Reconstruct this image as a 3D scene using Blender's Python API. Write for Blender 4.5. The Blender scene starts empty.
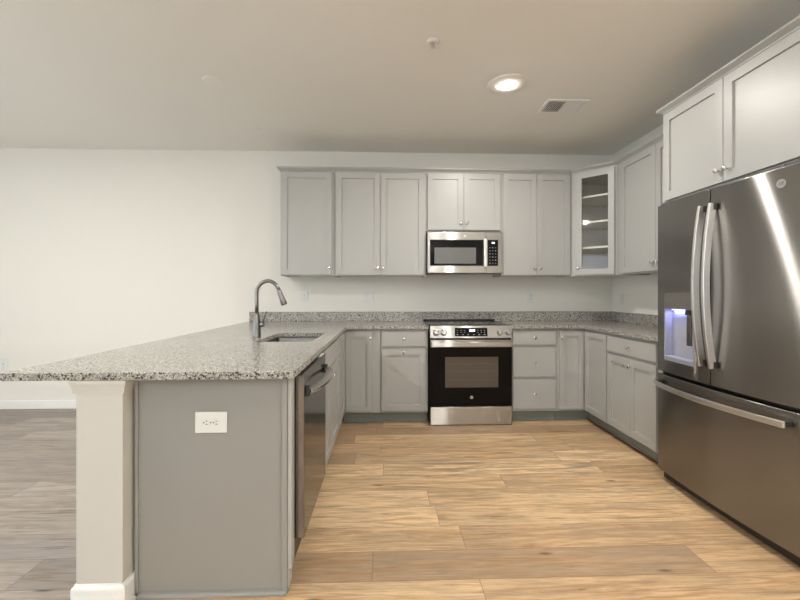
import bpy, bmesh, math, random
from mathutils import Vector, Matrix
random.seed(4)
sc = bpy.context.scene
C = sc.collection
PI = math.pi

# ------------------------------------------------------------------ camera
D, XR, H = 4.354, 2.494, 2.74          # back wall, right wall, ceiling
XL, YF = -5.6, -3.4                    # left wall, wall behind the camera
cam_d = bpy.data.cameras.new('camera')
cam = bpy.data.objects.new('camera', cam_d); C.objects.link(cam)
cam.location = (0, 0, 1.218)
cam.rotation_euler = (PI/2, 0, -math.radians(1.993))
cam_d.sensor_width = 36.0
cam_d.lens = 402/800*36.0
cam_d.shift_y = -7/800
cam_d.clip_start = 0.02
sc.camera = cam

# ------------------------------------------------------------------ light, exposure
w = bpy.data.worlds.new('world'); sc.world = w; w.use_nodes = True
wn = w.node_tree.nodes; wl = w.node_tree.links
bgn = wn['Background']
sky = wn.new('ShaderNodeTexSky'); sky.sky_type = 'HOSEK_WILKIE'; sky.turbidity = 3.0
sky.sun_direction = (-0.5, 0.3, 0.7)
wl.new(sky.outputs[0], bgn.inputs[0]); bgn.inputs[1].default_value = 1.0

def area(name, loc, rot, sx, sy, power, col, shape='RECTANGLE', spread=PI):
    l = bpy.data.lights.new(name, 'AREA'); l.shape = shape; l.size = sx
    if shape in ('RECTANGLE', 'ELLIPSE'): l.size_y = sy
    l.energy = power; l.color = col; l.spread = spread
    o = bpy.data.objects.new(name, l); C.objects.link(o); o.location = loc; o.rotation_euler = rot
    return o
# daylight at unseen openings behind and left; upward-tilted pair added to brighten the ceiling
area('daylight_rear', (-.8, YF+0.06, 1.35), (PI/2, 0, PI), 4.6, 2.1, 235, (0.91, 0.96, 1.0))
area('ceiling_fill_rear', (-.8, YF+0.12, 1.0), (math.radians(90+52), 0, PI), 4.6, 1.6, 290, (0.89, 0.95, 1.0))
area('daylight_left', (XL+0.06, 0.6, 1.45), (PI/2, 0, -PI/2), 2.6, 1.7, 30, (0.85, 0.93, 1.0))
area('ceiling_fill_left', (XL+0.12, 0.6, 1.1), (math.radians(90+50), 0, -PI/2), 2.6, 1.4, 40, (0.85, 0.94, 1.0))
LAMPS = [(0.882, 2.900), (-2.5, 1.65), (0.9, 0.7), (-2.5, -0.9), (0.9, -1.3), (-4.2, 1.65)]
LAMP_W = [17, 34, 14, 7, 9, 5]
for (x, y), pw in zip(LAMPS, LAMP_W):
    area('lamp_light', (x, y, H-0.032), (0, 0, 0), 0.10, 0.10, pw, (1.0, 0.96, 0.90), 'DISK')

sc.view_settings.view_transform = 'Standard'
sc.view_settings.look = 'None'
sc.view_settings.gamma = 1
sc.view_settings.use_curve_mapping = False
sc.view_settings.exposure = 0.40

# ------------------------------------------------------------------ materials
def lin(r, g, b):
    f = lambda v: (v/255/12.92) if v/255 <= .04045 else ((v/255+.055)/1.055)**2.4
    return (f(r), f(g), f(b), 1)
class NT:
    def __init__(s, name):
        s.m = bpy.data.materials.new(name); s.m.use_nodes = True
        s.t = s.m.node_tree; s.n = s.t.nodes; s.l = s.t.links; s.b = s.n['Principled BSDF']
    def new(s, typ, **k):
        n = s.n.new(typ)
        for a, v in k.items(): setattr(n, a, v)
        return n
    def link(s, a, b): s.l.new(a, b)
    def math(s, op, a, b=None, c=None):
        n = s.new('ShaderNodeMath', operation=op)
        for i, v in enumerate((a, b, c)):
            if v is None: continue
            if isinstance(v, (int, float)): n.inputs[i].default_value = v
            else: s.link(v, n.inputs[i])
        return n.outputs[0]
    def ramp(s, fac, stops, interp='LINEAR'):
        n = s.new('ShaderNodeValToRGB'); n.color_ramp.interpolation = interp
        e = n.color_ramp.elements
        while len(e) < len(stops): e.new(0.5)
        for i, (p, c) in enumerate(stops): e[i].position = p; e[i].color = c
        s.link(fac, n.inputs[0]); return n.outputs[0]
    def mix(s, fac, a, b, blend='MIX'):
        n = s.new('ShaderNodeMix', data_type='RGBA', blend_type=blend)
        for sock, v in ((n.inputs[0], fac), (n.inputs[6], a), (n.inputs[7], b)):
            if isinstance(v, (int, float)): sock.default_value = v
            elif isinstance(v, tuple): sock.default_value = v
            else: s.link(v, sock)
        return n.outputs[2]
    def bump(s, hsock, strength, dist=0.001):
        n = s.new('ShaderNodeBump'); n.inputs['Strength'].default_value = strength
        n.inputs['Distance'].default_value = dist
        s.link(hsock, n.inputs['Height']); s.link(n.outputs[0], s.b.inputs['Normal'])

def paint(name, col, rough=0.5, noise=0.03, scale=6, bump=0.05, spec=0.5):
    t = NT(name); co = t.new('ShaderNodeTexCoord').outputs['Object']
    nz = t.new('ShaderNodeTexNoise'); nz.inputs['Scale'].default_value = scale; t.link(co, nz.inputs['Vector'])
    c2 = tuple(min(1, v*(1-noise)) for v in col[:3])+(1,)
    t.link(t.mix(nz.outputs[0], col, c2), t.b.inputs['Base Color'])
    t.b.inputs['Roughness'].default_value = rough
    t.b.inputs['Specular IOR Level'].default_value = spec
    if bump:
        n2 = t.new('ShaderNodeTexNoise'); n2.inputs['Scale'].default_value = 350; t.link(co, n2.inputs['Vector'])
        t.bump(n2.outputs[0], bump, 0.0006)
    return t.m
def metal(name, col, rough=0.3, aniso=0.0, brush=(0, 0, 1), streak=(3, 3, 500), amt=0.10):
    t = NT(name); co = t.new('ShaderNodeTexCoord').outputs['Object']
    mp = t.new('ShaderNodeMapping'); t.link(co, mp.inputs[0]); mp.inputs['Scale'].default_value = streak
    nz = t.new('ShaderNodeTexNoise'); nz.inputs['Scale'].default_value = 1.0; nz.inputs['Detail'].default_value = 3
    t.link(mp.outputs[0], nz.inputs['Vector'])
    t.link(t.mix(nz.outputs[0], col, tuple(v*(1-amt) for v in col[:3])+(1,)), t.b.inputs['Base Color'])
    t.b.inputs['Metallic'].default_value = 1; t.b.inputs['Roughness'].default_value = rough
    if aniso:   # brushed finish: a second lobe spread across the horizontal brush lines
        g = t.new('ShaderNodeBsdfAnisotropic'); g.distribution = 'MULTI_GGX'
        g.inputs['Roughness'].default_value = .27; g.inputs['Anisotropy'].default_value = .86
        t.link(t.b.inputs['Base Color'].links[0].from_socket, g.inputs['Color'])
        cb = t.new('ShaderNodeCombineXYZ')
        for i in range(3): cb.inputs[i].default_value = (.7071, .7071, 0)[i]
        t.link(cb.outputs[0], g.inputs['Tangent'])
        mx = t.new('ShaderNodeMixShader'); mx.inputs[0].default_value = aniso
        t.link(t.b.outputs[0], mx.inputs[1]); t.link(g.outputs[0], mx.inputs[2])
        t.link(mx.outputs[0], t.n['Material Output'].inputs['Surface'])
    return t.m
def emis(name, col, s):
    t = NT(name); t.b.inputs['Base Color'].default_value = col
    t.b.inputs['Emission Color'].default_value = col; t.b.inputs['Emission Strength'].default_value = s
    return t.m
def plain(name, col, rough=0.5, met=0.0, coat=0.0):
    t = NT(name)
    co = t.new('ShaderNodeTexCoord').outputs['Object']
    nz = t.new('ShaderNodeTexNoise'); nz.inputs['Scale'].default_value = 30; t.link(co, nz.inputs['Vector'])
    t.link(t.mix(nz.outputs[0], col, tuple(v*.94 for v in col[:3])+(1,)), t.b.inputs['Base Color'])
    t.b.inputs['Roughness'].default_value = rough; t.b.inputs['Metallic'].default_value = met
    t.b.inputs['Coat Weight'].default_value = coat
    return t.m

def granite():
    t = NT('granite'); co = t.new('ShaderNodeTexCoord').outputs['Object']
    def vor(s):
        v = t.new('ShaderNodeTexVoronoi'); v.inputs['Scale'].default_value = s
        wv = t.new('ShaderNodeTexNoise'); wv.inputs['Scale'].default_value = s*.9; t.link(co, wv.inputs['Vector'])
        ad = t.new('ShaderNodeVectorMath', operation='MULTIPLY_ADD')
        t.link(wv.outputs['Color'], ad.inputs[0]); ad.inputs[1].default_value = (.6/s,)*3; t.link(co, ad.inputs[2])
        t.link(ad.outputs[0], v.inputs['Vector'])
        sp = t.new('ShaderNodeSeparateColor'); t.link(v.outputs['Color'], sp.inputs[0]); return sp.outputs
    a = vor(230); b = vor(150)
    base = t.ramp(a[0], [(0, lin(70, 66, 62)), (.12, lin(124, 120, 114)), (.30, lin(152, 150, 144)), (.54, lin(186, 184, 178)), (.80, lin(164, 158, 149))], 'CONSTANT')
    blot = t.ramp(b[1], [(0, lin(70, 66, 62)), (.11, lin(150, 145, 136)), (.26, lin(196, 194, 188))], 'CONSTANT')
    f = t.ramp(b[1], [(0, (1, 1, 1, 1)), (.19, (0, 0, 0, 1)), (.90, (.8, .8, .8, 1))], 'CONSTANT')
    t.link(t.mix(f, base, blot), t.b.inputs['Base Color'])
    t.b.inputs['Roughness'].default_value = 0.17
    t.b.inputs['Specular IOR Level'].default_value = 0.45
    return t.m

def wood(name, cols, grey, sat):
    """planks running along X; each plank gets its own tone and grain"""
    W, L = 0.195, 1.5
    t = NT(name); co = t.new('ShaderNodeTexCoord').outputs['Object']
    sp = t.new('ShaderNodeSeparateXYZ'); t.link(co, sp.inputs[0]); X, Y = sp.outputs[0], sp.outputs[1]
    ry = t.math('DIVIDE', t.math('SUBTRACT', Y, 1.70-10*W), W)
    row = t.math('FLOOR', ry); fy = t.math('FRACT', ry)
    wn1 = t.new('ShaderNodeTexWhiteNoise', noise_dimensions='1D'); t.link(row, wn1.inputs['W'])
    rx = t.math('ADD', t.math('DIVIDE', X, L), t.math('MULTIPLY', wn1.outputs['Value'], 7.3))
    col = t.math('FLOOR', rx); fx = t.math('FRACT', rx)
    cb = t.new('ShaderNodeCombineXYZ'); t.link(row, cb.inputs[0]); t.link(col, cb.inputs[1])
    wn2 = t.new('ShaderNodeTexWhiteNoise', noise_dimensions='3D'); t.link(cb.outputs[0], wn2.inputs['Vector'])
    # grain coordinates, shifted for each plank
    off = t.new('ShaderNodeVectorMath', operation='MULTIPLY_ADD')
    t.link(wn2.outputs['Color'], off.inputs[0]); off.inputs[1].default_value = (13, 7, 9); t.link(co, off.inputs[2])
    def nz(scale, detail=4, rough=.6, dist=0):
        mp = t.new('ShaderNodeMapping'); t.link(off.outputs[0], mp.inputs[0]); mp.inputs['Scale'].default_value = scale
        n = t.new('ShaderNodeTexNoise'); n.inputs['Scale'].default_value = 1; n.inputs['Detail'].default_value = detail
        n.inputs['Roughness'].default_value = rough; n.inputs['Distortion'].default_value = dist
        t.link(mp.outputs[0], n.inputs['Vector']); return n.outputs[0]
    g1 = nz((1.8, 20, 20), 6, .7, 1.0); g2 = nz((7, 90, 90), 3, .6, .3); g3 = nz((1.7, 12, 12), 7, .68, 1.0)
    base = t.ramp(wn2.outputs['Value'], [(0, cols[0]), (.22, cols[1]), (.5, cols[2]), (.8, cols[3])], 'CONSTANT')
    spc = t.new('ShaderNodeSeparateColor'); t.link(wn2.outputs['Color'], spc.inputs[0])
    dark = t.ramp(g1, [(.47, (0, 0, 0, 1)), (.60, (1, 1, 1, 1))])
    c = t.mix(t.math('MULTIPLY', dark, sat), base, cols[4])
    fine = t.ramp(g2, [(.36, (.80, .78, .75, 1)), (.58, (1.05, 1.05, 1.05, 1))])
    c = t.mix(1.0, c, fine, 'MULTIPLY')
    # greyed patches, stronger on some planks
    gr = t.ramp(g3, [(.44, (0, 0, 0, 1)), (.64, (1, 1, 1, 1))])
    amt = t.ramp(spc.outputs[1], [(0, (.45, .45, .45, 1)), (.5, (.65, .65, .65, 1)), (.80, (1, 1, 1, 1))], 'CONSTANT')
    c = t.mix(t.math('MULTIPLY', gr, amt), c, grey)
    # long thin dark mineral streaks
    g4 = nz((1.1, 30, 30), 6, .7, 1.2)
    stk = t.ramp(g4, [(.56, (0, 0, 0, 1)), (.64, (1, 1, 1, 1))])
    msk = t.ramp(nz((1.4, 4, 4), 2, .5), [(.48, (0, 0, 0, 1)), (.60, (1, 1, 1, 1))])
    c = t.mix(t.math('MULTIPLY', t.math('MULTIPLY', stk, msk), .75), c, tuple(v*.34 for v in cols[4][:3])+(1,))
    # knots
    mpk = t.new('ShaderNodeMapping'); t.link(off.outputs[0], mpk.inputs[0]); mpk.inputs['Scale'].default_value = (1.9, 6.5, 6.5)
    vk = t.new('ShaderNodeTexVoronoi'); vk.inputs['Scale'].default_value = 1; t.link(mpk.outputs[0], vk.inputs['Vector'])
    kn = t.ramp(vk.outputs['Distance'], [(.02, (1, 1, 1, 1)), (.09, (0, 0, 0, 1))])
    c = t.mix(t.math('MULTIPLY', kn, .8), c, tuple(v*.25 for v in cols[4][:3])+(1,))
    # joints
    ey = t.math('MINIMUM', fy, t.math('SUBTRACT', 1, fy)); ex = t.math('MINIMUM', fx, t.math('SUBTRACT', 1, fx))
    jy = t.math('LESS_THAN', ey, .0022/W); jx = t.math('LESS_THAN', ex, .002/L)
    j = t.math('MAXIMUM', jy, jx)
    c = t.mix(t.math('MULTIPLY', j, .45), c, tuple(v*.30 for v in cols[4][:3])+(1,))
    t.link(c, t.b.inputs['Base Color'])
    t.b.inputs['Roughness'].default_value = 0.42
    t.b.inputs['Specular IOR Level'].default_value = 0.35
    hh = t.math('SUBTRACT', t.math('MULTIPLY', g2, .4), j)
    t.bump(hh, .25, .0012)
    return t.m

M = {}
M['wall'] = paint('wall_paint', lin(229, 227, 220), .85, .02, 1.5)
M['ceiling'] = paint('ceiling_paint', lin(238, 236, 230), .9, .02, 1.5)
M['trim'] = paint('trim_white', lin(236, 236, 234), .4, .01, 8, 0)
M['post'] = paint('post_paint', lin(204, 201, 194), .5, .01, 8, 0)
M['cab'] = paint('cabinet_grey', lin(172, 172, 169), .38, .015, 8, .03)
M['cabin'] = paint('cabinet_inside', lin(226, 224, 216), .5, .02, 8, 0)
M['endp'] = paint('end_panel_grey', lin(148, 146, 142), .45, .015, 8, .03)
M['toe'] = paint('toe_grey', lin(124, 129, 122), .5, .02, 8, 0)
M['granite'] = granite()
M['wood'] = wood('oak_planks', [lin(210, 177, 137), lin(236, 205, 163), lin(224, 192, 150), lin(180, 152, 122), lin(174, 137, 100)], lin(156, 138, 117), .7)
M['wood_cool_lit'] = wood('planks_cool_lit', [lin(154, 144, 136), lin(172, 162, 153), lin(160, 150, 140), lin(140, 131, 125), lin(124, 108, 96)], lin(136, 132, 132), .6)  # same planks, the living side's cooler light painted into the colours
M['steel'] = metal('brushed_steel', (.50, .485, .465, 1), .28, .5)
M['dsteel'] = metal('dark_brushed_steel', (.34, .33, .315, 1), .22, .55)
M['dwsteel'] = metal('dishwasher_steel', (.24, .232, .225, 1), .12, .25)
M['handle'] = metal('satin_handle', (.80, .78, .76, 1), .33, 0)
M['nickel'] = metal('satin_nickel', (.70, .68, .65, 1), .25, 0)
M['faucet'] = metal('faucet_nickel', (.24, .23, .22, 1), .28, 0)
M['sink'] = metal('sink_steel', (.17, .165, .155, 1), .30, 0)
M['black'] = plain('black_plastic', (.012, .012, .012, 1), .35)
M['blackglass'] = plain('black_glass', (.004, .0035, .0035, 1), .08, 0, 0)
M['ovenwin'] = plain('oven_window', (.085, .068, .057, 1), .15, 0, 0)  # brown room reflection put into the pane's base colour
M['mwwin'] = plain('microwave_window', (.13, .13, .125, 1), .25)
M['bracket'] = plain('dark_bracket', (.06, .055, .05, 1), .35, .6)
M['case'] = plain('case_grey', (.09, .09, .09, 1), .5)
M['white'] = plain('white_plastic', lin(224, 225, 222), .35)
M['slot'] = plain('slot_dark', (.03, .03, .03, 1), .6)
M['mark'] = plain('panel_print', (.20, .20, .20, 1), .5)
M['key'] = plain('panel_keys', (.10, .10, .105, 1), .4)
M['badge'] = plain('badge_silver', (.55, .55, .55, 1), .3, .8)
M['red'] = plain('red_underlay', lin(96, 30, 22), .7)
M['lens'] = emis('lamp_lens', (1, .96, .89, 1), 180)
M['disp'] = emis('display_digits', (.80, .88, 1, 1), 1.1)
M['blue'] = emis('dispenser_light', (.35, .38, 1, 1), 3)
M['niche'] = plain('niche_grey', (.36, .37, .43, 1), .4)
M['ventback'] = plain('vent_back', (.10, .10, .10, 1), .8)
M['blackglass'].node_tree.nodes['Principled BSDF'].inputs['Specular IOR Level'].default_value = .12
def glass():
    t = NT('clear_glass')
    t.b.inputs['Base Color'].default_value = (.97, .98, .97, 1)
    t.b.inputs['Roughness'].default_value = .02; t.b.inputs['IOR'].default_value = 1.45
    tr = t.new('ShaderNodeBsdfTransparent'); gl = t.new('ShaderNodeBsdfGlossy'); gl.inputs['Roughness'].default_value = .03
    fr = t.new('ShaderNodeFresnel'); fr.inputs[0].default_value = 1.45
    mx = t.new('ShaderNodeMixShader'); t.link(fr.outputs[0], mx.inputs[0]); t.link(tr.outputs[0], mx.inputs[1]); t.link(gl.outputs[0], mx.inputs[2])
    t.link(mx.outputs[0], t.n['Material Output'].inputs['Surface'])
    return t.m
M['glass'] = glass()

# ------------------------------------------------------------------ mesh helpers
def box(bm, x0, x1, y0, y1, z0, z1, mi=0):
    v = [bm.verts.new(p) for p in ((x0, y0, z0), (x1, y0, z0), (x1, y1, z0), (x0, y1, z0), (x0, y0, z1), (x1, y0, z1), (x1, y1, z1), (x0, y1, z1))]
    for f in ((0, 3, 2, 1), (4, 5, 6, 7), (0, 1, 5, 4), (1, 2, 6, 5), (2, 3, 7, 6), (3, 0, 4, 7)):
        bm.faces.new([v[i] for i in f]).material_index = mi
def obj(name, bm, mats, parent=None, bevel=0, seg=2, smooth=False, loc=None, rot=None):
    bmesh.ops.recalc_face_normals(bm, faces=bm.faces)
    me = bpy.data.meshes.new(name); bm.to_mesh(me); bm.free()
    if not isinstance(mats, (list, tuple)): mats = [mats]
    for m in mats: me.materials.append(M[m] if isinstance(m, str) else m)
    o = bpy.data.objects.new(name, me); C.objects.link(o)
    if parent is not None: o.parent = parent
    if loc: o.location = loc
    if rot: o.rotation_euler = rot
    if smooth == 'auto':
        b2 = bmesh.new(); b2.from_mesh(me)
        for e_ in b2.edges: e_.smooth = len(e_.link_faces) == 2 and e_.calc_face_angle() < .5
        for f_ in b2.faces: f_.smooth = True
        b2.to_mesh(me); b2.free()
    elif smooth:
        for p in me.polygons: p.use_smooth = True
    if bevel:
        b = o.modifiers.new('bevel', 'BEVEL'); b.width = bevel; b.segments = seg; b.limit_method = 'ANGLE'; b.angle_limit = math.radians(40)
    return o
def bxo(name, dims, mat, parent=None, bevel=0.002, **k):
    bm = bmesh.new(); box(bm, *dims); return obj(name, bm, mat, parent, bevel, **k)
def thing(name, label, cat, loc=(0, 0, 0), rz=0, group=None):
    o = bpy.data.objects.new(name, None); C.objects.link(o); o.empty_display_size = .1
    o.location = loc; o.rotation_euler = (0, 0, rz); tag(o, label, cat, group); return o
def tag(o, label, cat, group=None):
    o['label'] = label; o['category'] = cat
    if group: o['group'] = group
    return o
def struct(o): o['kind'] = 'structure'; return o
def lathe(bm, prof, n=24, axis='Z', origin=(0, 0, 0), cap=True, mi=0):
    """prof: list of (radius, height)"""
    def P(r, h, a):
        x, y = r*math.cos(a), r*math.sin(a)
        p = {'Z': (x, y, h), 'Y': (x, h, y), 'X': (h, x, y)}[axis]
        return Vector(p)+Vector(origin)
    rings = [[bm.verts.new(P(r, h, 2*PI*i/n)) for i in range(n)] for r, h in prof]
    for a, b in zip(rings, rings[1:]):
        for i in range(n):
            bm.faces.new((a[i], a[(i+1) % n], b[(i+1) % n], b[i])).material_index = mi
    if cap:
        bm.faces.new(rings[0]).material_index = mi; bm.faces.new(rings[-1]).material_index = mi
def sweep(bm, pts, shape_fn, cap=True):
    """sweep a closed section along pts; shape_fn(i) -> list of 2D points; section frame kept steady"""
    pts = [Vector(p) for p in pts]; rings = []; prevn = None
    for i, p in enumerate(pts):
        t = (pts[min(i+1, len(pts)-1)]-pts[max(i-1, 0)]).normalized()
        if prevn is None:
            up = Vector((0, 1, 0)) if abs(t.y) < .9 else Vector((0, 0, 1))
            n = t.cross(up).normalized()
        else: n = (prevn-t*prevn.dot(t)).normalized()
        prevn = n; b = t.cross(n)
        rings.append([bm.verts.new(p+n*u+b*v) for u, v in shape_fn(i)])
    k = len(rings[0])
    for a, b in zip(rings, rings[1:]):
        for i in range(k): bm.faces.new((a[i], a[(i+1) % k], b[(i+1) % k], b[i]))
    if cap: bm.faces.new(rings[0]); bm.faces.new(rings[-1])
def tube(bm, pts, r, n=14):
    rf = r if callable(r) else (lambda i: r)
    sweep(bm, pts, lambda i: [(rf(i)*math.cos(2*PI*k/n), rf(i)*math.sin(2*PI*k/n)) for k in range(n)])
def rect(w_, h_): return [(-w_/2, -h_/2), (w_/2, -h_/2), (w_/2, h_/2), (-w_/2, h_/2)]
def slab(bm, us, vs, keep, t0, t1, mapf):
    """grid of cells with shared vertices -> solid plate with cut-outs; mapf(u,v,t)->xyz"""
    top, bot = {}, {}
    def V(d, i, j, t):
        if (i, j) not in d: d[(i, j)] = bm.verts.new(mapf(us[i], vs[j], t))
        return d[(i, j)]
    K = {(i, j) for i in range(len(us)-1) for j in range(len(vs)-1) if keep((us[i]+us[i+1])/2, (vs[j]+vs[j+1])/2)}
    for i, j in K:
        q = [(i, j), (i+1, j), (i+1, j+1), (i, j+1)]
        bm.faces.new([V(top, a, b, t1) for a, b in q]); bm.faces.new([V(bot, a, b, t0) for a, b in reversed(q)])
        for (a, b), (c, d), nb in (((i, j), (i+1, j), (i, j-1)), ((i+1, j), (i+1, j+1), (i+1, j)), ((i+1, j+1), (i, j+1), (i, j+1)), ((i, j+1), (i, j), (i-1, j))):
            if nb not in K: bm.faces.new((V(top, a, b, t1), V(bot, a, b, t0), V(bot, c, d, t0), V(top, c, d, t1)))
def rrect(cx, cy, w_, h_, r, z, k=5):
    out = []
    for sx, sy, a0 in ((1, 1, 0), (-1, 1, 90), (-1, -1, 180), (1, -1, 270)):
        for i in range(k+1):
            a = math.radians(a0+90*i/k); out.append((cx+sx*(w_/2-r)+r*math.cos(a), cy+sy*(h_/2-r)+r*math.sin(a), z))
    return out
def loops(bm, ls, cap_last=True, mi=0):
    R = [[bm.verts.new(p) for p in l] for l in ls]; n = len(R[0])
    for a, b in zip(R, R[1:]):
        for i in range(n): bm.faces.new((a[i], a[(i+1) % n], b[(i+1) % n], b[i])).material_index = mi
    if cap_last: bm.faces.new(R[-1])
def txt(name, s, size, mat, parent, loc, rot, shear=0):
    c = bpy.data.curves.new(name, 'FONT'); c.body = s; c.size = size; c.align_x = 'CENTER'; c.align_y = 'CENTER'; c.extrude = .0003; c.shear = shear
    c.materials.append(M[mat]); o = bpy.data.objects.new(name, c); C.objects.link(o)
    bpy.context.view_layer.update(); me = bpy.data.meshes.new_from_object(o.evaluated_get(bpy.context.evaluated_depsgraph_get()))
    bpy.data.objects.remove(o); o = bpy.data.objects.new(name, me); C.objects.link(o)
    o.parent = parent; o.location = loc; o.rotation_euler = rot
    return o

# ------------------------------------------------------------------ structure
XS = -1.10                                   # same floor; the painted-in light changes under the knee wall
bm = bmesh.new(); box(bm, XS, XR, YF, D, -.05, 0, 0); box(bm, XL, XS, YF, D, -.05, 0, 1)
struct(obj('floor', bm, ['wood', 'wood_cool_lit']))
struct(bxo('ceiling', (XL, XR, YF, D, H, H+.05), 'ceiling', bevel=0))
struct(bxo('wall_back', (XL, XR, D, D+.1, 0, H), 'wall', bevel=0))
struct(bxo('wall_right', (XR, XR+.1, YF, D, 0, H), 'wall', bevel=0))
bm = bmesh.new()   # wall behind the camera, with the opening of a sliding door
slab(bm, [XL, -3.2, 1.6, XR], [0, .02, 2.45, H], lambda u, v: not (-3.2 < u < 1.6 and .02 < v < 2.45), YF-.1, YF, lambda u, v, t: (u, t, v))
struct(obj('wall_front', bm, 'wall'))
bm = bmesh.new()
slab(bm, [YF, -.8, 2.0, D], [0, .55, 2.35, H], lambda u, v: not (-.8 < u < 2.0 and .55 < v < 2.35), XL-.1, XL, lambda u, v, t: (t, u, v))
struct(obj('wall_left', bm, 'wall'))
def window(n, axis, pos, a0, a1, z0, z1, k):
    root = bpy.data.objects.new('window_%d' % n, None); C.objects.link(root); struct(root)
    f = lambda u, v, t: ((t, u, v) if axis == 'X' else (u, t, v))
    us = [a0, a0+.05]; st = (a1-a0)/k
    bars = [(a0, a0+.05)]+[(a0+st*i-.03, a0+st*i+.03) for i in range(1, k)]+[(a1-.05, a1)]
    us = sorted({x for b in bars for x in b})
    bm = bmesh.new()
    slab(bm, us, [z0, z0+.06, z1-.06, z1], lambda u, v: any(b[0] < u < b[1] for b in bars) or v < z0+.06 or v > z1-.06, pos-.06, pos-.02, f)
    obj('window_frame', bm, 'trim', root)
    bm = bmesh.new(); slab(bm, [a0+.04, a1-.04], [z0+.05, z1-.05], lambda u, v: True, pos-.043, pos-.037, f)
    obj('pane', bm, 'glass', root)
window(1, 'Y', YF, -3.2, 1.6, .02, 2.45, 4)
window(2, 'X', XL, -.8, 2.0, .55, 2.35, 2)
def baseboard(name, dims): return struct(bxo(name, dims, 'trim', bevel=.006))
baseboard('baseboard_back', (XL+.02, -1.245, D-.016, D-.001, 0.001, .092))
baseboard('baseboard_left', (XL+.001, XL+.016, YF+.02, D-.017, 0.001, .092))
baseboard('baseboard_right', (XR-.016, XR-.001, YF+.02, 1.6, 0.001, .092))
struct(bxo('wall_knee', (-1.215, -.995, 1.865, D-.001, .001, .882), 'wall', bevel=0))

# ------------------------------------------------------------------ cabinet parts
def knob_bm():
    bm = bmesh.new()
    lathe(bm, [(.007, 0), (.007, -.002), (.0045, -.004), (.0045, -.013), (.0075, -.017), (.013, -.020), (.0145, -.023), (.013, -.026), (.008, -.0275), (.001, -.028)], 20, 'Y')
    return bm
kb = knob_bm(); bmesh.ops.recalc_face_normals(kb, faces=kb.faces)
KNOB = bpy.data.meshes.new('knob'); kb.to_mesh(KNOB); kb.free(); KNOB.materials.append(M['nickel'])
for p in KNOB.polygons: p.use_smooth = True
def knob(parent, x, z, y=-.02):
    o = bpy.data.objects.new('knob', KNOB); C.objects.link(o); o.parent = parent; o.location = (x, y, z); return o
def shaker(name, parent, x0, x1, z0, z1, rail=.056, glassy=False, t=.02, kn=None):
    """five-piece door facing -Y, its back at y=0"""
    bm = bmesh.new()
    def ring(ax0, ax1, az0, az1, y): return [bm.verts.new(p) for p in ((ax0, y, az0), (ax1, y, az0), (ax1, y, az1), (ax0, y, az1))]
    O = ring(x0, x1, z0, z1, -t+.0015); O2 = ring(x0+.0015, x1-.0015, z0+.0015, z1-.0015, -t); I = ring(x0+rail, x1-rail, z0+rail, z1-rail, -t)
    R = ring(x0+rail+.0008, x1-rail-.0008, z0+rail+.0008, z1-rail-.0008, -t+.0115)
    B = ring(x0, x1, z0, z1, -.001)
    def br(a, b):
        for i in range(4): bm.faces.new((a[i], a[(i+1) % 4], b[(i+1) % 4], b[i]))
    br(B, O); br(O, O2); br(O2, I); br(I, R)
    if glassy:
        B2 = ring(x0+rail+.0008, x1-rail-.0008, z0+rail+.0008, z1-rail-.0008, -.001); br(R, B2); br(B2, B)
    else:
        bm.faces.new(R); bm.faces.new(B)
    d = obj(name, bm, 'cab', parent)
    if kn: knob(d, kn[0], kn[1], -t)
    return d
def drawer(parent, x0, x1, z0, z1, t=.02, kn=True):
    d = bxo('drawer', (x0, x1, -t, -.001, z0, z1), 'cab', parent, .002)
    if kn: knob(d, (x0+x1)/2, (z0+z1)/2, -t)
    return d
def base_body(parent, w_, d_=.60, h0=.105, h1=.882, toe=True):
    bxo('body', (0.001, w_-.001, 0, d_, h0, h1), 'cab', parent, .001)
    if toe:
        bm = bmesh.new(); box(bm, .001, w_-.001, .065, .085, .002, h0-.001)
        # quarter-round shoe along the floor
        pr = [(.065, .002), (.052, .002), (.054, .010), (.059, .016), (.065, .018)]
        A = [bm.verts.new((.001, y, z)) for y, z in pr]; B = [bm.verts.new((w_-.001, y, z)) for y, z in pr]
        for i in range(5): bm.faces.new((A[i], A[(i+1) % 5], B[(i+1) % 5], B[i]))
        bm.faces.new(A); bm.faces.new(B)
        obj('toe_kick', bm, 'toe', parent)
Yb = D-.61                       # base face-frame plane on the back wall
Xb = XR-.61                      # base face-frame plane on the right wall
Xp = -.396                       # peninsula face-frame plane
Yu, Xu, UZ0, UZ1 = D-.33, XR-.314, 1.387, 2.425
G_B = 'grey base cabinets'; G_U = 'grey wall cabinets'

# base: blind corner left (door on the back run and a matching leaf on the peninsula)
c = thing('corner_base_cabinet', 'grey corner base cabinet between the peninsula and the single-door drawer unit', 'cabinet', (-.394, Yb, 0), 0, G_B)
base_body(c, .343)
shaker('door', c, .020, .268, .122, .862, kn=(.250, .80), rail=.05)
# base: drawer over door
c = thing('drawer_base_cabinet', 'grey base cabinet with one drawer over one door left of the range', 'cabinet', (-.051, Yb, 0), 0, G_B)
base_body(c, .443)
drawer(c, .012, .424, .722, .862); shaker('door', c, .012, .424, .122, .696, kn=(.218, .668))
# base: three drawers
c = thing('three_drawer_base_cabinet', 'grey base cabinet with three stacked drawers right of the range', 'cabinet', (1.170, Yb, 0), 0, G_B)
base_body(c, .446)
for a, b in ((.732, .862), (.432, .706), (.132, .406)): drawer(c, .018, .425, a, b)
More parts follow.
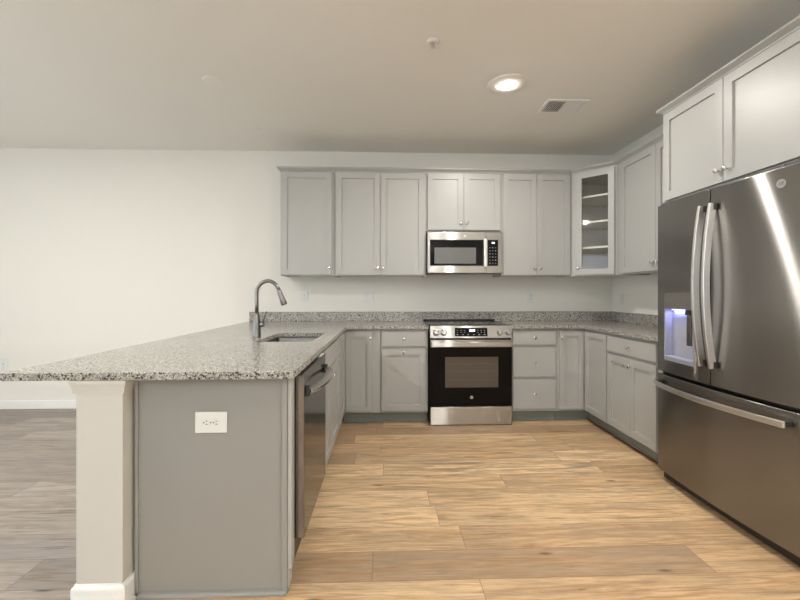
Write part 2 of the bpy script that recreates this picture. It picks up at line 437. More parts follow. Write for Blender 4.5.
# base: right corner carousel cabinet, two leaves meeting in the inner corner
c = thing('corner_base_cabinet', 'grey corner base cabinet with two leaves folding at the inside corner right of the drawers', 'cabinet', (0, 0, 0), 0, G_B)
bm = bmesh.new()
slab(bm, [1.617, Xb, XR-.004], [3.345, Yb, D-.004], lambda u, v: not (u < Xb and v < Yb), .105, .882, lambda u, v, t: (u, v, t))
obj('body', bm, 'cab', c, .001)
bm = bmesh.new()
slab(bm, [1.617, Xb+.065, Xb+.085], [3.345, Yb+.065, Yb+.085], lambda u, v: (u > Xb+.065) or (v > Yb+.065), .002, .104, lambda u, v, t: (u, v, t))
slab(bm, [1.617, Xb+.053, Xb+.065], [3.345, Yb+.053, Yb+.065], lambda u, v: (u > Xb+.053) or (v > Yb+.053), .002, .018, lambda u, v, t: (u, v, t))
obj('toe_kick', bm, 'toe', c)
e = bpy.data.objects.new('door', None); 
def leaf(root, x, y, rz, x0, x1, kn):
    d = shaker('door', root, x0, x1, .122, .862, kn=kn, rail=.05)
    d.location = (x, y, 0); d.rotation_euler = (0, 0, rz); return d
leaf(c, 1.617, Yb, 0, .018, .244, (.036, .80))
leaf(c, Xb, 3.72, -PI/2, .004, .365, None)
# base: right wall unit, drawer over two doors
bxo('underlayment_strip', (Xb+.050, Xb+.0525, 3.35, Yb+.05, .001, .012), 'red', c, 0)
c = thing('two_door_base_cabinet', 'grey base cabinet with a wide drawer over two doors beside the refrigerator', 'cabinet', (Xb, 3.344, 0), -PI/2, G_B)
base_body(c, .70)
bxo('underlayment_strip', (.004, .69, .048, .0505, .001, .012), 'red', c, 0)
drawer(c, .014, .628, .735, .862)
shaker('door', c, .014, .319, .122, .712, kn=(.298, .655)); shaker('door', c, .323, .628, .122, .712, kn=(.344, .655))
# base: sink unit in the peninsula
c = thing('sink_base_cabinet', 'grey sink base cabinet in the peninsula beyond the dishwasher', 'cabinet', (Xp, 2.306, 0), PI/2, G_B)
bm = bmesh.new(); W_ = 1.436
slab(bm, [.001, .018, W_-.019, W_-.001], [0, .018, .575, .594], lambda u, v: u < .018 or u > W_-.019 or v < .018 or v > .575, .105, .882, lambda u, v, t: (u, v, t))
box(bm, .018, W_-.019, .018, .575, .105, .125)
obj('body', bm, 'cab', c)
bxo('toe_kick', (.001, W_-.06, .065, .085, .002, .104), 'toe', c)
d = drawer(c, .014, .958, .722, .862, kn=False)
shaker('door', c, .014, .484, .122, .698, kn=(.462, .655)); shaker('door', c, .488, .958, .122, .698, kn=(.510, .655))
shaker('door', c, 1.000, 1.403, .122, .862)
# peninsula end: panel, stile, shoe
c = thing('peninsula_end_panel', 'plain grey end panel closing the near end of the peninsula, carrying the outlet', 'cabinet panel', (0, 1.64, 0))
bm = bmesh.new(); slab(bm, [-1.003, -.396], [.001, .882], lambda u, v: True, .006, .03, lambda u, v, t: (u, t, v)); obj('panel', bm, 'endp', c, .001)
bxo('trim_strip', (-1.003, -.989, -.001, .0055, .02, .882), 'endp', c, .002)
bxo('trim_strip', (-.421, -.397, -.004, .0055, .012, .882), 'endp', c, .003)
bm = bmesh.new()           # side filler with the toe notch
pr = [(0, .002), (0, .882), (.079, .882), (.079, .105)]
pr = [(-.006, .105), (-.006, .882), (.075, .882), (.075, .105)]
box(bm, -.3955, -.380, -.006, .046, .105, .882)
box(bm, -.3955, -.390, -.006, .046, .03, .1049)
obj('side_filler', bm, 'cab', c, .003)
bm = bmesh.new(); A = []
for x in (-.988, -.402):
    A.append([bm.verts.new((x, y, z)) for y, z in ((.0055, .002), (-.013, .002), (-.012, .010), (-.006, .017), (.0055, .020))])
for i in range(5): bm.faces.new((A[0][i], A[0][(i+1) % 5], A[1][(i+1) % 5], A[1][i]))
bm.faces.new(A[0]); bm.faces.new(A[1]); obj('shoe_molding', bm, 'endp', c)

# ------------------------------------------------------------------ wall cabinets
def upper(label, x, y, rz, w_, doors, z0=UZ0, z1=UZ1, d_=.326, name='wall_cabinet', pad=0):
    c = thing(name, label, 'cabinet', (x, y, 0), rz, G_U)
    bm = bmesh.new(); box(bm, .001, w_-.001, .001, d_, z0+.012, z1)
    box(bm, .001, w_-.001, .0, .019, z0, z0+.0119); box(bm, .001, .018, .0191, d_, z0, z0+.0119); box(bm, w_-.018, w_-.001, .0191, d_, z0, z0+.0119)
    obj('body', bm, 'cab', c)
    for x0, x1, kx in doors: shaker('door', c, x0, x1, z0+.012, z1-.012, kn=(kx, z0+.012+.068) if kx else None)
    return c
upper('narrow single-door grey wall cabinet at the far left end', -1.045, Yu, 0, .535, [(.012, .507, .478)])
upper('grey two-door wall cabinet left of the microwave', -.509, Yu, 0, .912, [(.012, .450, .420), (.454, .892, .484)])
c = upper('short grey two-door wall cabinet above the microwave', .404, Yu, 0, .757, [(.014, .374, .345), (.378, .742, .407)], z0=1.838)
upper('grey two-door wall cabinet between the microwave and the glass corner cabinet', 1.162, Yu, 0, .721, [(.018, .358, .328), (.362, .702, .392)])
upper('grey two-door wall cabinet on the right wall, partly behind the refrigerator', Xu, 3.726, -PI/2, 1.059, [(.094, .574, .549), (.578, 1.044, .604)], d_=.310)
upper('deep grey two-door cabinet above the refrigerator', Xb, 2.664, -PI/2, 1.020, [(.022, .500, .474), (.504, 1.002, .530)], z0=1.822, z1=2.425, d_=.606, name='refrigerator_wall_cabinet')

# diagonal corner cabinet with glass door
cx0, cy0 = 1.8845, D-.001; 
a1, b1 = (1.884, Yu), (Xu, 3.728)
c = thing('glass_corner_wall_cabinet', 'grey diagonal corner wall cabinet with a glass door and shelves', 'cabinet', (0, 0, 0), 0, G_U)
bm = bmesh.new()
T = .018
outer = [(1.885, Yu), (1.885, D-.003), (XR-.003, D-.003), (XR-.003, 3.728), (Xu, 3.728)]
inner = [(1.885+T, Yu+.006), (1.885+T, D-.003-T), (XR-.003-T, D-.003-T), (XR-.003-T, 3.728+T), (Xu+.006, 3.728+T)]
def prism(bm, poly, z0, z1, mi=0):
    a = [bm.verts.new((x, y, z0)) for x, y in poly]; b = [bm.verts.new((x, y, z1)) for x, y in poly]; n = len(poly)
    for i in range(n): bm.faces.new((a[i], a[(i+1) % n], b[(i+1) % n], b[i])).material_index = mi
    bm.faces.new(a[::-1]).material_index = mi; bm.faces.new(b).material_index = mi
prism(bm, outer, UZ0, UZ0+T); prism(bm, outer, UZ1-T, UZ1)
for i in range(4):
    prism(bm, [outer[i], outer[i+1], inner[i+1], inner[i]], UZ0+T+.0001, UZ1-T-.0001)
obj('body', bm, 'cabin', c)
Ld = math.hypot(b1[0]-a1[0], b1[1]-a1[1])
fr = bpy.data.objects.new('face_frame', None)
def diag(o): o.location = (a1[0], a1[1], 0); o.rotation_euler = (0, 0, -PI/4); return o
bm = bmesh.new()
slab(bm, [.002, .070, Ld-.034, Ld-.002], [UZ0, UZ0+.035, UZ1-.035, UZ1], lambda u, v: u < .07 or u > Ld-.034 or v < UZ0+.035 or v > UZ1-.035, -.001, .018, lambda u, v, t: (u, t, v))
diag(obj('face_frame', bm, 'cab', c, .001))
d = diag(shaker('door', c, .050, Ld-.014, UZ0+.012, UZ1-.012, rail=.056, glassy=True, kn=(.076, UZ0+.082)))
d.location = (a1[0]-.0008, a1[1]-.0008, 0)
bm = bmesh.new(); box(bm, .107, Ld-.071, -.012, -.008, UZ0+.069, UZ1-.069); g = obj('glass_pane', bm, 'glass', d)
for z in (1.66, 1.915, 2.17):
    bm = bmesh.new(); prism(bm, [(1.885+T+.002, Yu+.035), (1.885+T+.002, D-T-.006), (XR-T-.006, D-T-.006), (XR-T-.006, 3.728+T+.002), (Xu+.035, 3.728+T+.002)], z, z+.018)
    obj('shelf', bm, 'cabin', c)

# crown moldings
def crown(name, label, path, z):
    """path: face line points with outward offset directions computed from miter"""
    prof = [(-.012, 0), (.003, 0), (.005, .008), (.010, .012), (.020, .019), (.028, .025), (.032, .029), (.032, .038), (-.012, .038)]
    bm = bmesh.new(); P = [Vector(p) for p in path]; rings = []
    for i, p in enumerate(P):
        ds = []
        if i > 0: ds.append((P[i]-P[i-1]).normalized())
        if i < len(P)-1: ds.append((P[i+1]-P[i]).normalized())
        ns = [Vector((d.y, -d.x)) for d in ds]
        n = sum(ns, Vector((0, 0))); n = n/len(ns); n = n/(n.length_squared)
        rings.append([bm.verts.new((p.x+n.x*o_, p.y+n.y*o_, z+h_)) for o_, h_ in prof])
    k = len(prof)
    for a, b in zip(rings, rings[1:]):
        for i in range(k): bm.faces.new((a[i], a[(i+1) % k], b[(i+1) % k], b[i]))
    bm.faces.new(rings[0]); bm.faces.new(rings[-1])
    return tag(obj(name, bm, 'cab'), label, 'molding')
crown('crown_molding', 'grey crown molding along the tops of the wall cabinets, running round the corner', [(-1.045, D-.003), (-1.045, Yu), (1.884, Yu), (Xu, 3.728), (Xu, 2.709)], UZ1+.001)
crown('crown_molding', 'grey crown molding on top of the cabinet above the refrigerator', [(XR-.003, 2.664), (Xb, 2.664), (Xb, 1.645)], 2.426)

# ------------------------------------------------------------------ countertops
CT0, CT1 = .884, .914
SX0, SX1, SY0, SY1 = -.82, -.465, 2.53, 3.09     # sink opening
bm = bmesh.new()
xs = [-1.462, SX0, SX1, -.358, .396]; ys = [1.572, SY0, SY1, D-.648, D-.002]
def keepL(u, v):
    if SX0 < u < SX1 and SY0 < v < SY1: return False
    return u < -.358 or v > D-.648
slab(bm, xs, ys, keepL, CT0, CT1, lambda u, v, t: (u, v, t))
ed = [e for e in bm.edges if abs(e.verts[0].co.z-e.verts[1].co.z) > .01]
hole = [e for e in ed if (abs(e.verts[0].co.x-SX0) < 1e-4 or abs(e.verts[0].co.x-SX1) < 1e-4) and (abs(e.verts[0].co.y-SY0) < 1e-4 or abs(e.verts[0].co.y-SY1) < 1e-4)]
bmesh.ops.bevel(bm, geom=hole, offset=.03, segments=5, affect='EDGES', profile=.5)
cl = thing('countertop', 'speckled grey granite countertop over the peninsula and left of the range', 'countertop')
obj('stone_top', bm, 'granite', cl, .0025)
bxo('backsplash', (-1.455, .399, D-.021, D-.002, CT1+.001, 1.016), 'granite', cl, .0015)
cr = thing('countertop', 'speckled grey granite countertop right of the range, turning the corner to the refrigerator', 'countertop')
bm = bmesh.new()
slab(bm, [1.170, Xb-.036, XR-.002], [2.64, D-.648, D-.002], lambda u, v: u > Xb-.036 or v > D-.648, CT0, CT1, lambda u, v, t: (u, v, t))
obj('stone_top', bm, 'granite', cr, .0025)
bm = bmesh.new()
slab(bm, [.400, XR-.021, XR-.002], [2.64, D-.021, D-.002], lambda u, v: u > XR-.021 or v > D-.021, CT1+.001, 1.016, lambda u, v, t: (u, v, t))
obj('backsplash', bm, 'granite', cr, .0015)

# ------------------------------------------------------------------ sink and faucet
s_ = thing('kitchen_sink', 'undermount stainless steel sink bowl set in the peninsula countertop', 'sink', ((SX0+SX1)/2, (SY0+SY1)/2, 0))
ww, hh = SX1-SX0+.012, SY1-SY0+.012
bm = bmesh.new()
loops(bm, [rrect(0, 0, ww+.05, hh+.05, .05, CT0-.0015), rrect(0, 0, ww, hh, .035, CT0-.0015), rrect(0, 0, ww-.006, hh-.006, .035, CT0-.01), rrect(0, 0, ww-.014, hh-.014, .04, .71), rrect(0, 0, ww-.03, hh-.03, .045, .692), rrect(0, 0, ww-.06, hh-.06, .045, .686)])
o = obj('bowl', bm, 'sink', s_, smooth=True)
sm = o.modifiers.new('thick', 'SOLIDIFY'); sm.thickness = -.0015; sm.offset = -1
bm = bmesh.new(); lathe(bm, [(.055, .6865), (.052, .690), (.040, .690), (.036, .6875), (.012, .688), (.010, .695), (.001, .695)], 28)
obj('drain', bm, 'nickel', s_, smooth=True)

f = thing('kitchen_faucet', 'brushed nickel gooseneck pull-down faucet behind the sink', 'faucet', (-.893, 2.81, CT1+.0008))
bm = bmesh.new()
lathe(bm, [(.029, 0), (.029, .004), (.0275, .008), (.0265, .06), (.0235, .11), (.018, .150), (.0145, .165)], 28)
obj('base', bm, 'faucet', f, smooth=True)
pts = [(0, 0, .160), (0, 0, .22), (0, 0, .28), (0, 0, .298)]
R = .077
for i in range(1, 17):
    a = PI-PI*i/16*0.90; pts.append((R+R*math.cos(a), 0, .300+R*math.sin(a)*1.12))
bm = bmesh.new(); tube(bm, pts, .0128, 16); obj('neck', bm, 'faucet', f, smooth=True)
p1 = Vector(pts[-1]); dr = (p1-Vector(pts[-2])).normalized()
hp = [p1-dr*.004, p1+dr*.006, p1+dr*.03, p1+dr*.075, p1+dr*.105, p1+dr*.112]
rr = [.0135, .0150, .0160, .0195, .0215, .0190]
bm = bmesh.new(); tube(bm, hp, lambda i: rr[i], 20); obj('spray_head', bm, 'faucet', f, smooth=True)
bm = bmesh.new(); lathe(bm, [(.0165, .018), (.0165, .045), (.015, .050), (.002, .052)], 20, 'X', (0, 0, .085))
tube(bm, [(.040, 0, .088), (.046, 0, .115), (.056, 0, .150), (.068, 0, .175)], lambda i: (.0075, .007, .006, .0055)[i], 12)
obj('lever', bm, 'faucet', f, smooth=True)

# ------------------------------------------------------------------ outlets
def outlet(label, loc, rz, horizontal=False, w_=.072, h_=.116, cat='outlet', group=None):
    o = thing('wall_outlet', label, cat, loc, rz, group)
    if horizontal: w_, h_ = h_+.011, w_+.013
    bxo('cover_plate', (-w_/2, w_/2, -.006, -.0005, -h_/2, h_/2), 'white', o, .003)
    for s in (-1, 1):
        cx_, cz_ = (s*.0195, 0) if horizontal else (0, s*.0195)
        bm = bmesh.new(); lathe(bm, [(.0165, -.006), (.0165, -.0075), (.0155, -.008)], 20, 'Y', (cx_, 0, cz_))
        sk = obj('socket', bm, 'white', o)
        bm = bmesh.new()
        q = lambda a, b: (cx_+(b if horizontal else a), cz_+(a if horizontal else b))
        for a, b, wa, hb in ((-.006, .003, .0012, .0045), (.006, .003, .0012, .0038)):
            u, v = q(a, b); wx, wz = (hb, wa) if horizontal else (wa, hb)
            box(bm, u-wx, u+wx, -.0084, -.0079, v-wz, v+wz)
        u, v = q(0, -.0075); lathe(bm, [(.0028, -.0079), (.0028, -.0084)], 10, 'Y', (u, 0, v))
        obj('slot', bm, 'slot', sk)
    bm = bmesh.new(); lathe(bm, [(.003, -.006), (.0028, -.0075)], 10, 'Y'); obj('screw', bm, 'nickel', o)
    return o
outlet('white horizontal duplex outlet on the peninsula end panel', (-.703, 1.6458, .698), 0, True)
outlet('white outlet on the back wall beside the faucet, below the leftmost wall cabinet', (-.876, D, 1.18), 0)
def rocker(label, x, y, z, rz, n):
    w_ = .072+.046*(n-1)
    o = thing('rocker_switch_plate', label, 'light switch', (x, y, z), rz)
    bxo('cover_plate', (-w_/2, w_/2, -.006, -.0005, -.058, .058), 'white', o, .003)
    for i in range(n):
        cx_ = (i-(n-1)/2)*.046
        bxo('rocker', (cx_-.0165, cx_+.0165, -.009, -.0055, -.033, .033), 'white', o, .002)
rocker('white double switch plate on the back wall left of the range', -.19, D, 1.172, 0, 2)
outlet('white outlet on the back wall right of the range', (1.585, D, 1.172), 0)
outlet('white outlet on the right wall beside the back corner', (XR, 4.17, 1.165), -PI/2)
outlet('white outlet low on the living area wall at the left picture edge', (-4.0, D, .455), 0, w_=.085, h_=.17)

# ------------------------------------------------------------------ peninsula post
p = thing('peninsula_post', 'square off-white post with trimmed cap and base under the near end of the countertop', 'post', (-1.102, 1.74, 0))
PH = .0875
bxo('shaft', (-PH, PH, -.154, .12, .03, .882), 'post', p, .002)
def collar(name, zs, ins):
    bm = bmesh.new(); L = []
    for z, g in zip(zs, ins):
        x, y0, y1, ym, xr = PH+g, -.154-g*.7, .12, -.106, PH+min(g, .010)
        L.append([(x, y0, z), (x, ym, z), (xr, ym+.0005, z), (xr, y1, z), (-x, y1, z), (-x, y0, z)])
    R = [[bm.verts.new(q) for q in l] for l in L]
    for a, b in zip(R, R[1:]):
        for i in range(6): bm.faces.new((a[i], a[(i+1) % 6], b[(i+1) % 6], b[i]))
    bm.faces.new(R[0]); bm.faces.new(R[-1])
    obj(name, bm, 'trim' if name == 'base_trim' else 'post', p)
collar('cap_trim', [.832, .832, .842, .856, .868, .872, .8825], [.0002, .008, .009, .012, .017, .018, .018])
collar('base_trim', [.002, .080, .088, .094, .100, .100], [.014, .014, .012, .006, .004, .0002])
collar('shoe_molding', [.002, .010, .016, .018, .018], [.024, .023, .018, .0145, .0142])

# ------------------------------------------------------------------ appliances
def badge(parent, x, y, z, r=.014):
    bm = bmesh.new(); lathe(bm, [(r, y), (r, y-.0018), (r*.93, y-.0025), (r*.86, y-.0018), (.0005, y-.0018)], 32, 'Y', (x, 0, z))
    b = obj('round_badge', bm, 'badge', parent)
    txt('monogram', 'GE', r*1.0, 'key', b, (x, y-.0021, z), (PI/2, 0, 0), .3)
    return b
# --- range
RX0, RX1, RY = .402, 1.162, D-.69
r = thing('electric_range', 'stainless slide-in range with black glass door and smooth cooktop', 'oven', (RX0, RY, 0))
RW = RX1-RX0
bxo('body', (0.002, RW-.002, .030, .655, .02, .895), 'black', r, .002)
bm = bmesh.new(); box(bm, -.008, RW+.002, .022, .640, .9155, .9235)
o = obj('cooktop', bm, 'blackglass', r, .002)
bm = bmesh.new(); lathe(bm, [(.001, 0), (.001, .0002)], 8)
bm.free()
for (bx_, by_, br_) in ((.2, .2, .105), (.56, .2, .08), (.2, .46, .08), (.56, .46, .105), (.38, .5, .05)):
    bm = bmesh.new(); lathe(bm, [(br_, .9236), (br_, .9239), (br_-.003, .9239), (br_-.003, .9236)], 40, 'Z', (bx_, by_, 0), cap=False)
    obj('burner_ring', bm, 'mark', o)
bxo('rear_vent', (-.006, RW, .600, .642, .924, .940), 'black', r, .004)
# control panel: sloped front
bm = bmesh.new()
sec = [(-.012, .806), (.029, .806), (.029, .915), (.018, .920), (.006, .917)]
A = [bm.verts.new((0.002, y, z)) for y, z in sec]; B = [bm.verts.new((RW-.002, y, z)) for y, z in sec]
for i in range(5): bm.faces.new((A[i], A[(i+1) % 5], B[(i+1) % 5], B[i]))
bm.faces.new(A); bm.faces.new(B)
cp = obj('control_panel', bm, 'steel', r, .001)
sl = math.atan2(.018, .111)          # slope of the panel
def onpanel(z): return -.012+(z-.806)*.018/.111
def panel_box(name, x0, x1, z0, z1, t0, mat, parent):
    bm = bmesh.new(); v = []
    for t in (t0, 0.0005):
        for x, z in ((x0, z0), (x1, z0), (x1, z1), (x0, z1)): v.append(bm.verts.new((x, onpanel(z)-t, z)))
    for fc in ((0, 1, 2, 3), (7, 6, 5, 4), (0, 4, 5, 1), (1, 5, 6, 2), (2, 6, 7, 3), (3, 7, 4, 0)): bm.faces.new([v[i] for i in fc])
    return obj(name, bm, mat, parent)
dp = panel_box('display', .228, .528, .822, .898, .003, 'blackglass', cp)
for i, (a, b) in enumerate(((.362, .372), (.375, .385), (.389, .399), (.402, .412))):
    panel_box('digit', a, b, .865, .885, .0035, 'disp', dp)
for i in range(6):
    panel_box('touch_key', .243+i*.05, .258+i*.05, .834, .841, .0034, 'mark', dp)
for i in range(3):
    for j in range(2):
        panel_box('touch_key', .246+i*.033, .256+i*.033, .856+j*.018, .861+j*.018, .0034, 'mark', dp)
        panel_box('touch_key', .435+i*.030, .445+i*.030, .856+j*.018, .861+j*.018, .0034, 'mark', dp)
for kx in (.055, .126, .642, .720):
    bm = bmesh.new(); lathe(bm, [(.030, 0), (.030, -.004), (.026, -.006), (.0235, -.010), (.0225, -.028), (.019, -.032), (.001, -.032)], 28, 'Y')
    box(bm, -.0045, .0045, -.036, -.030, -.019, .019)
    kk = obj('control_knob', bm, 'steel', cp, .001, smooth=False); kk.location = (kx, onpanel(.856), .856); kk.rotation_euler = (-sl, 0, 0)
od = bxo('oven_door', (.004, RW-.004, -.006, .028, .181, .788), 'blackglass', r, .003)
bxo('window', (.138, .628, -.0075, -.0062, .353, .632), 'ovenwin', od, .001)
bm = bmesh.new()
for z in (.42, .50, .57): box(bm, .15, .616, -.0082, -.0077, z, z+.002)
obj('rack_line', bm, 'case', od)
bxo('top_band', (.004, RW-.004, -.009, -.0062, .722, .788), 'steel', od, .001)
bm = bmesh.new()
for x in (.03, RW-.03): box(bm, x-.012, x+.012, -.040, -.0092, .742, .766)
box(bm, .008, RW-.008, -.054, -.0401, .728, .776)
obj('door_handle', bm, 'steel', od, .004)
for x in (.10, .22, .35, .47, .58): bxo('vent_slot', (x, x+.07, -.0066, -.0061, .7885, .7995), 'black', r, 0)
badge(od, .382, -.0062, .262, .014)
bxo('storage_drawer', (.004, RW-.004, -.004, .028, .010, .174), 'steel', r, .004)
for x in (.05, RW-.05):
    for y in (.08, .60):
        bm = bmesh.new(); lathe(bm, [(.018, .0005), (.018, .010), (.008, .012), (.008, .0215)], 14, 'Z', (x, y, 0)); obj('foot', bm, 'black', r)

# --- microwave
m = thing('over_range_microwave', 'stainless over-the-range microwave with black window and keypad', 'microwave', (.408, D-.40, 1.415))
MW, MH = .745, .408
bxo('case', (0.002, MW-.002, .022, .395, .006, MH), 'case', m, .002)
bm = bmesh.new()
slab(bm, [0, .585], [.0, MH], lambda u, v: True, 0, .0215, lambda u, v, t: (u, t, v)); md = obj('door', bm, 'steel', m, .005)
bxo('window_surround', (.026, .553, -.002, -.0003, .072, .330), 'blackglass', md, .001)
bxo('window', (.070, .482, -.0032, -.0022, .094, .252), 'mwwin', md, .0005)
bm = bmesh.new(); box(bm, .555, .582, -.034, -.022, .062, .338); box(bm, .560, .577, -.0221, -.0002, .085, .105); box(bm, .560, .577, -.0221, -.0002, .295, .315)
obj('door_handle', bm, 'handle', md, .003)
cpn = bxo('control_panel', (.5865, MW, 0, .0215, 0, MH), 'steel', m, .004)
kp = bxo('keypad', (.600, .703, -.002, -.0003, .072, .330), 'blackglass', cpn, .001)
for i in range(3): bxo('digit', (.640+i*.010, .648+i*.010, -.0026, -.0021, .292, .308), 'disp', kp, 0)
for i in range(3):
    for j in range(6):
        bxo('key', (.616+i*.028, .628+i*.028, -.0026, -.0021, .092+j*.031, .103+j*.031), 'mark' if (i+j) % 3 == 0 else 'key', kp, 0)
badge(md, .372, -.0002, .368, .011)
bm = bmesh.new()
for i in range(2): box(bm, .10+i*.33, .32+i*.33, .06, .30, .001, .0055)
obj('grease_filter', bm, 'black', m)

# --- dishwasher
d = thing('dishwasher', 'dark stainless dishwasher with bowed bar handle at the near end of the peninsula', 'dishwasher', (-.387, 1.699, 0), PI/2)
bxo('tub', (.002, .598, .002, .570, .105, .868), 'case', d, .002)
dd = bxo('door', (.000, .600, -.044, .0015, .188, .876), 'dwsteel', d, .004)
bxo('toe_panel', (.004, .600, .03, .045, .004, .104), 'black', d, .001)
bxo('lower_grille', (.010, .594, .0, .0019, .1055, .183), 'black', d, .001)
pts = []
for i in range(17):
    t = i/16; pts.append((.04+.52*t, -.052-.046*math.sin(PI*t)**.7, .798))
bm = bmesh.new(); sweep(bm, pts, lambda i: rect(.016, .042))
obj('door_handle', bm, 'nickel', dd, .003)
for x in (.030, .545): bxo('handle_bracket', (x, x+.025, -.062, -.0442, .775, .821), 'black', dd, .003)

# --- refrigerator  (local x runs from the far edge toward the camera, local -y faces the room)
FX, FY = 1.788, 2.588
fr = thing('french_door_refrigerator', 'tall dark stainless refrigerator with two upper doors and a bottom freezer drawer', 'refrigerator', (FX, FY, 0), -PI/2)
FW = .930
bxo('cabinet_case', (.006, FW-.006, .062, .700, .030, 1.770), 'case', fr, .004)
bm = bmesh.new()
nx0, nx1, nz0, nz1 = .072, .338, .792, 1.222
slab(bm, sorted([.002+.4505*i/12 for i in range(13)]+[nx0, nx1]), [.715, nz0, nz1, 1.786], lambda u, v: not (nx0 < u < nx1 and nz0 < v < nz1), 0, .060, lambda u, v, t: (u, t, v))
ld = obj('left_door', bm, 'dsteel', fr, .005, 3, smooth='auto')
def plate(name, x0, x1, z0, z1, n):
    bm = bmesh.new(); slab(bm, [x0+(x1-x0)*i/n for i in range(n+1)], [z0, z1], lambda u, v: True, 0, .060, lambda u, v, t: (u, t, v))
    return obj(name, bm, 'dsteel', fr, .005, 3, smooth='auto')
rd = plate('right_door', .4605, FW-.002, .715, 1.786, 14)
bxo('center_gasket', (.4535, .4600, .030, .058, .72, 1.78), 'handle', fr, 0)
fd = plate('freezer_drawer', .002, FW-.002, .072, .695, 28)
bxo('gap_shadow_strip', (.01, FW-.01, .03, .061, .6965, .7135), 'black', fr, 0).name = 'door_gap_shade'  # black strip put in for the shade between doors and drawer
bm = bmesh.new(); box(bm, .01, FW-.01, .035, .060, .012, .0705); obj('kick_grille', bm, 'black', fr, .002)
for x in (.05, FW-.05):
    for y in (.08, .64):
        bm = bmesh.new(); lathe(bm, [(.02, .0005), (.02, .012), (.01, .014), (.01, .029)], 14, 'Z', (x, y, 0)); obj('leveling_foot', bm, 'case', fr)
for x in (.06, FW-.06): bxo('hinge_cover', (x-.04, x+.04, .010, .12, 1.7865, 1.803), 'case', fr, .004)
badge(rd, .838, 0, 1.711, .020)
# dispenser
zc = 1.120
bm = bmesh.new(); e_ = .0012
bx0, bx1 = nx0+e_, nx1-e_
# open niche shell
def quad(bm, pts): bm.faces.new([bm.verts.new(p_) for p_ in pts])
box(bm, bx0, bx1, .048, .0565, nz0+e_, zc)                      # back
box(bm, bx0, bx0+.008, .002, .0479, nz0+e_, zc)
box(bm, bx1-.008, bx1, .002, .0479, nz0+e_, zc)
box(bm, bx0+.0081, bx1-.0081, .002, .0479, nz0+e_, nz0+.020)
dis = obj('water_dispenser', bm, 'niche', ld)
bxo('control_display', (bx0, bx1, -.003, .056, zc+.001, nz1-e_), 'steel', dis, .003)
for i, (a, b) in enumerate(((.035, .035), (.10, .03), (.20, .035), (.20, .065), (.035, .07))):
    bxo('touch_key', (bx0+a, bx0+a+.012, -.0036, -.0028, zc+b, zc+b+.004), 'mark', dis, 0)
bxo('paddle', (.262, .300, .012, .024, .905, 1.085), 'dsteel', dis, .004)
bxo('spout', (.255, .305, .008, .045, 1.086, 1.118), 'black', dis, .004)
bxo('drip_tray', (bx0+.009, bx1-.009, -.006, .047, nz0+.0205, nz0+.030), 'niche', dis, .002)
bxo('dispenser_lamp', (.10, .25, .030, .045, zc-.010, zc-.004), 'blue', dis, .002)
la = area('dispenser_glow', (0, 0, 0), (0, 0, 0), .14, .02, .28, (.40, .42, 1.0))
la.parent = fr; la.location = (.175, .030, zc-.013); la.rotation_euler = (0, 0, 0)
# handles
def vhandle(door, x):
    pts = []; z0_, z1_ = .815, 1.697
    for i in range(25):
        t = i/24; pts.append((x, -.018-.040*math.sin(PI*t)**.85, z0_+(z1_-z0_)*t))
    bm = bmesh.new(); sweep(bm, pts, lambda i: rect(.017, .038)); h_ = obj('door_handle', bm, 'handle', door, .003)
    for z in (z0_, z1_-.035): bxo('handle_bracket', (x-.013, x+.013, -.020, -.0003, z, z+.035), 'bracket', door, .003)
vhandle(ld, .424); vhandle(rd, .497)
pts = []
for i in range(25):
    t = i/24; pts.append((.022+.865*t, -.040-.036*math.sin(PI*t)**.85, .640))
bm = bmesh.new(); sweep(bm, pts, lambda i: rect(.030, .013)); h_ = obj('drawer_handle', bm, 'handle', fd, .003)
for x in (.024, .860): bxo('handle_bracket', (x, x+.026, -.036, -.0003, .627, .653), 'bracket', fd, .003)
# the doors and drawer share one gentle outward curve across the refrigerator's front
SAG = .024
def bow(o):
    for c_ in o.children:
        if c_.type == 'MESH' and c_.name.split('.')[0] not in ('cabinet_case', 'leveling_foot', 'kick_grille', 'hinge_cover'):
            for v_ in c_.data.vertices:
                x_ = v_.co.x + c_.location.x
                k_ = SAG*(1-((x_-FW/2)/(FW/2))**2)
                if c_.name.startswith('monogram'): v_.co.z += k_
                else: v_.co.y -= k_
            bow(c_)
bow(fr)

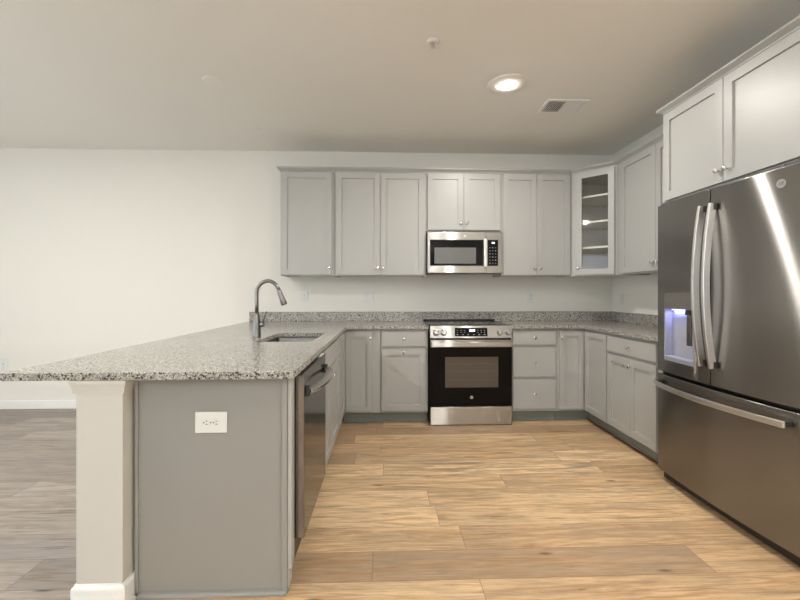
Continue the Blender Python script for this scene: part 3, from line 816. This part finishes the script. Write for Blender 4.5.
# ------------------------------------------------------------------ ceiling things
def ceiling_lamp(x, y, label):
    l = thing('ceiling_light', label, 'ceiling light', (x, y, H))
    bm = bmesh.new(); lathe(bm, [(.140, -.0006), (.138, -.006), (.115, -.010), (.064, -.012), (.050, -.011), (.0465, -.006)], 48, cap=False)
    o = obj('trim_ring', bm, 'ceiling', l, smooth=True)
    bm = bmesh.new(); lathe(bm, [(.046, -.006), (.044, -.016), (.034, -.021), (.001, -.023)], 40)
    obj('lens', bm, 'lens', l, smooth=True)
ceiling_lamp(*LAMPS[0], 'lit round white ceiling light above the kitchen floor')
for (x, y), lb in zip(LAMPS[1:], ('ceiling light above the living area beside the peninsula', 'ceiling light above the near kitchen floor', 'ceiling light above the living area near the glass door', 'ceiling light nearest the rear right corner', 'ceiling light by the living area window')):
    ceiling_lamp(x, y, lb)
def cover(x, y, label):
    bm = bmesh.new(); lathe(bm, [(.070, -.0005), (.070, -.004), (.066, -.007), (.030, -.009), (.001, -.0095)], 36)
    o = obj('ceiling_cover_plate', bm, 'ceiling', smooth=False, loc=(x, y, H)); tag(o, label, 'cover plate', 'round blank covers over the peninsula')
cover(-1.235, 2.925, 'round blank ceiling cover, middle of the three over the peninsula')
cover(-1.232, 3.760, 'round blank ceiling cover nearest the back wall')
cover(-1.240, 2.090, 'round blank ceiling cover nearest the camera, at the top picture edge')
s_ = thing('fire_sprinkler', 'small white fire sprinkler head in the ceiling', 'sprinkler', (.284, 2.42, H))
bm = bmesh.new(); lathe(bm, [(.038, -.0005), (.037, -.004), (.022, -.010), (.020, -.003)], 28); obj('escutcheon', bm, 'ceiling', s_)
bm = bmesh.new(); lathe(bm, [(.010, -.0105), (.009, -.022), (.004, -.026), (.004, -.036), (.015, -.037), (.015, -.039)], 18)
obj('deflector', bm, 'handle', s_)

v = thing('ceiling_vent', 'white rectangular two-way air vent in the ceiling', 'vent', (1.437, 3.222, H))
VX, VY = .168, .118
bm = bmesh.new(); slab(bm, [-VX, -VX+.028, VX-.028, VX], [-VY, -VY+.028, VY-.028, VY], lambda a, b: abs(a) > VX-.028 or abs(b) > VY-.028, -.010, -.0008, lambda a, b, t: (a, b, t))
box(bm, -.004, .004, -VY+.0281, VY-.0281, -.010, -.004)
obj('frame', bm, 'trim', v, .002)
bxo('backing', (-VX+.029, VX-.029, -VY+.029, VY-.029, -.0025, -.0012), 'ventback', v, 0)
for half in (-1, 1):
    for i in range(8):
        cx_ = half*(.012+i*.0165); bm = bmesh.new()
        box(bm, -.0085, .0085, -VY+.030, VY-.030, -.0006, .0006)
        o = obj('slat', bm, 'trim', v); o.location = (cx_, 0, -.0085); o.rotation_euler = (0, math.radians(-28) if half < 0 else math.radians(-4), 0)
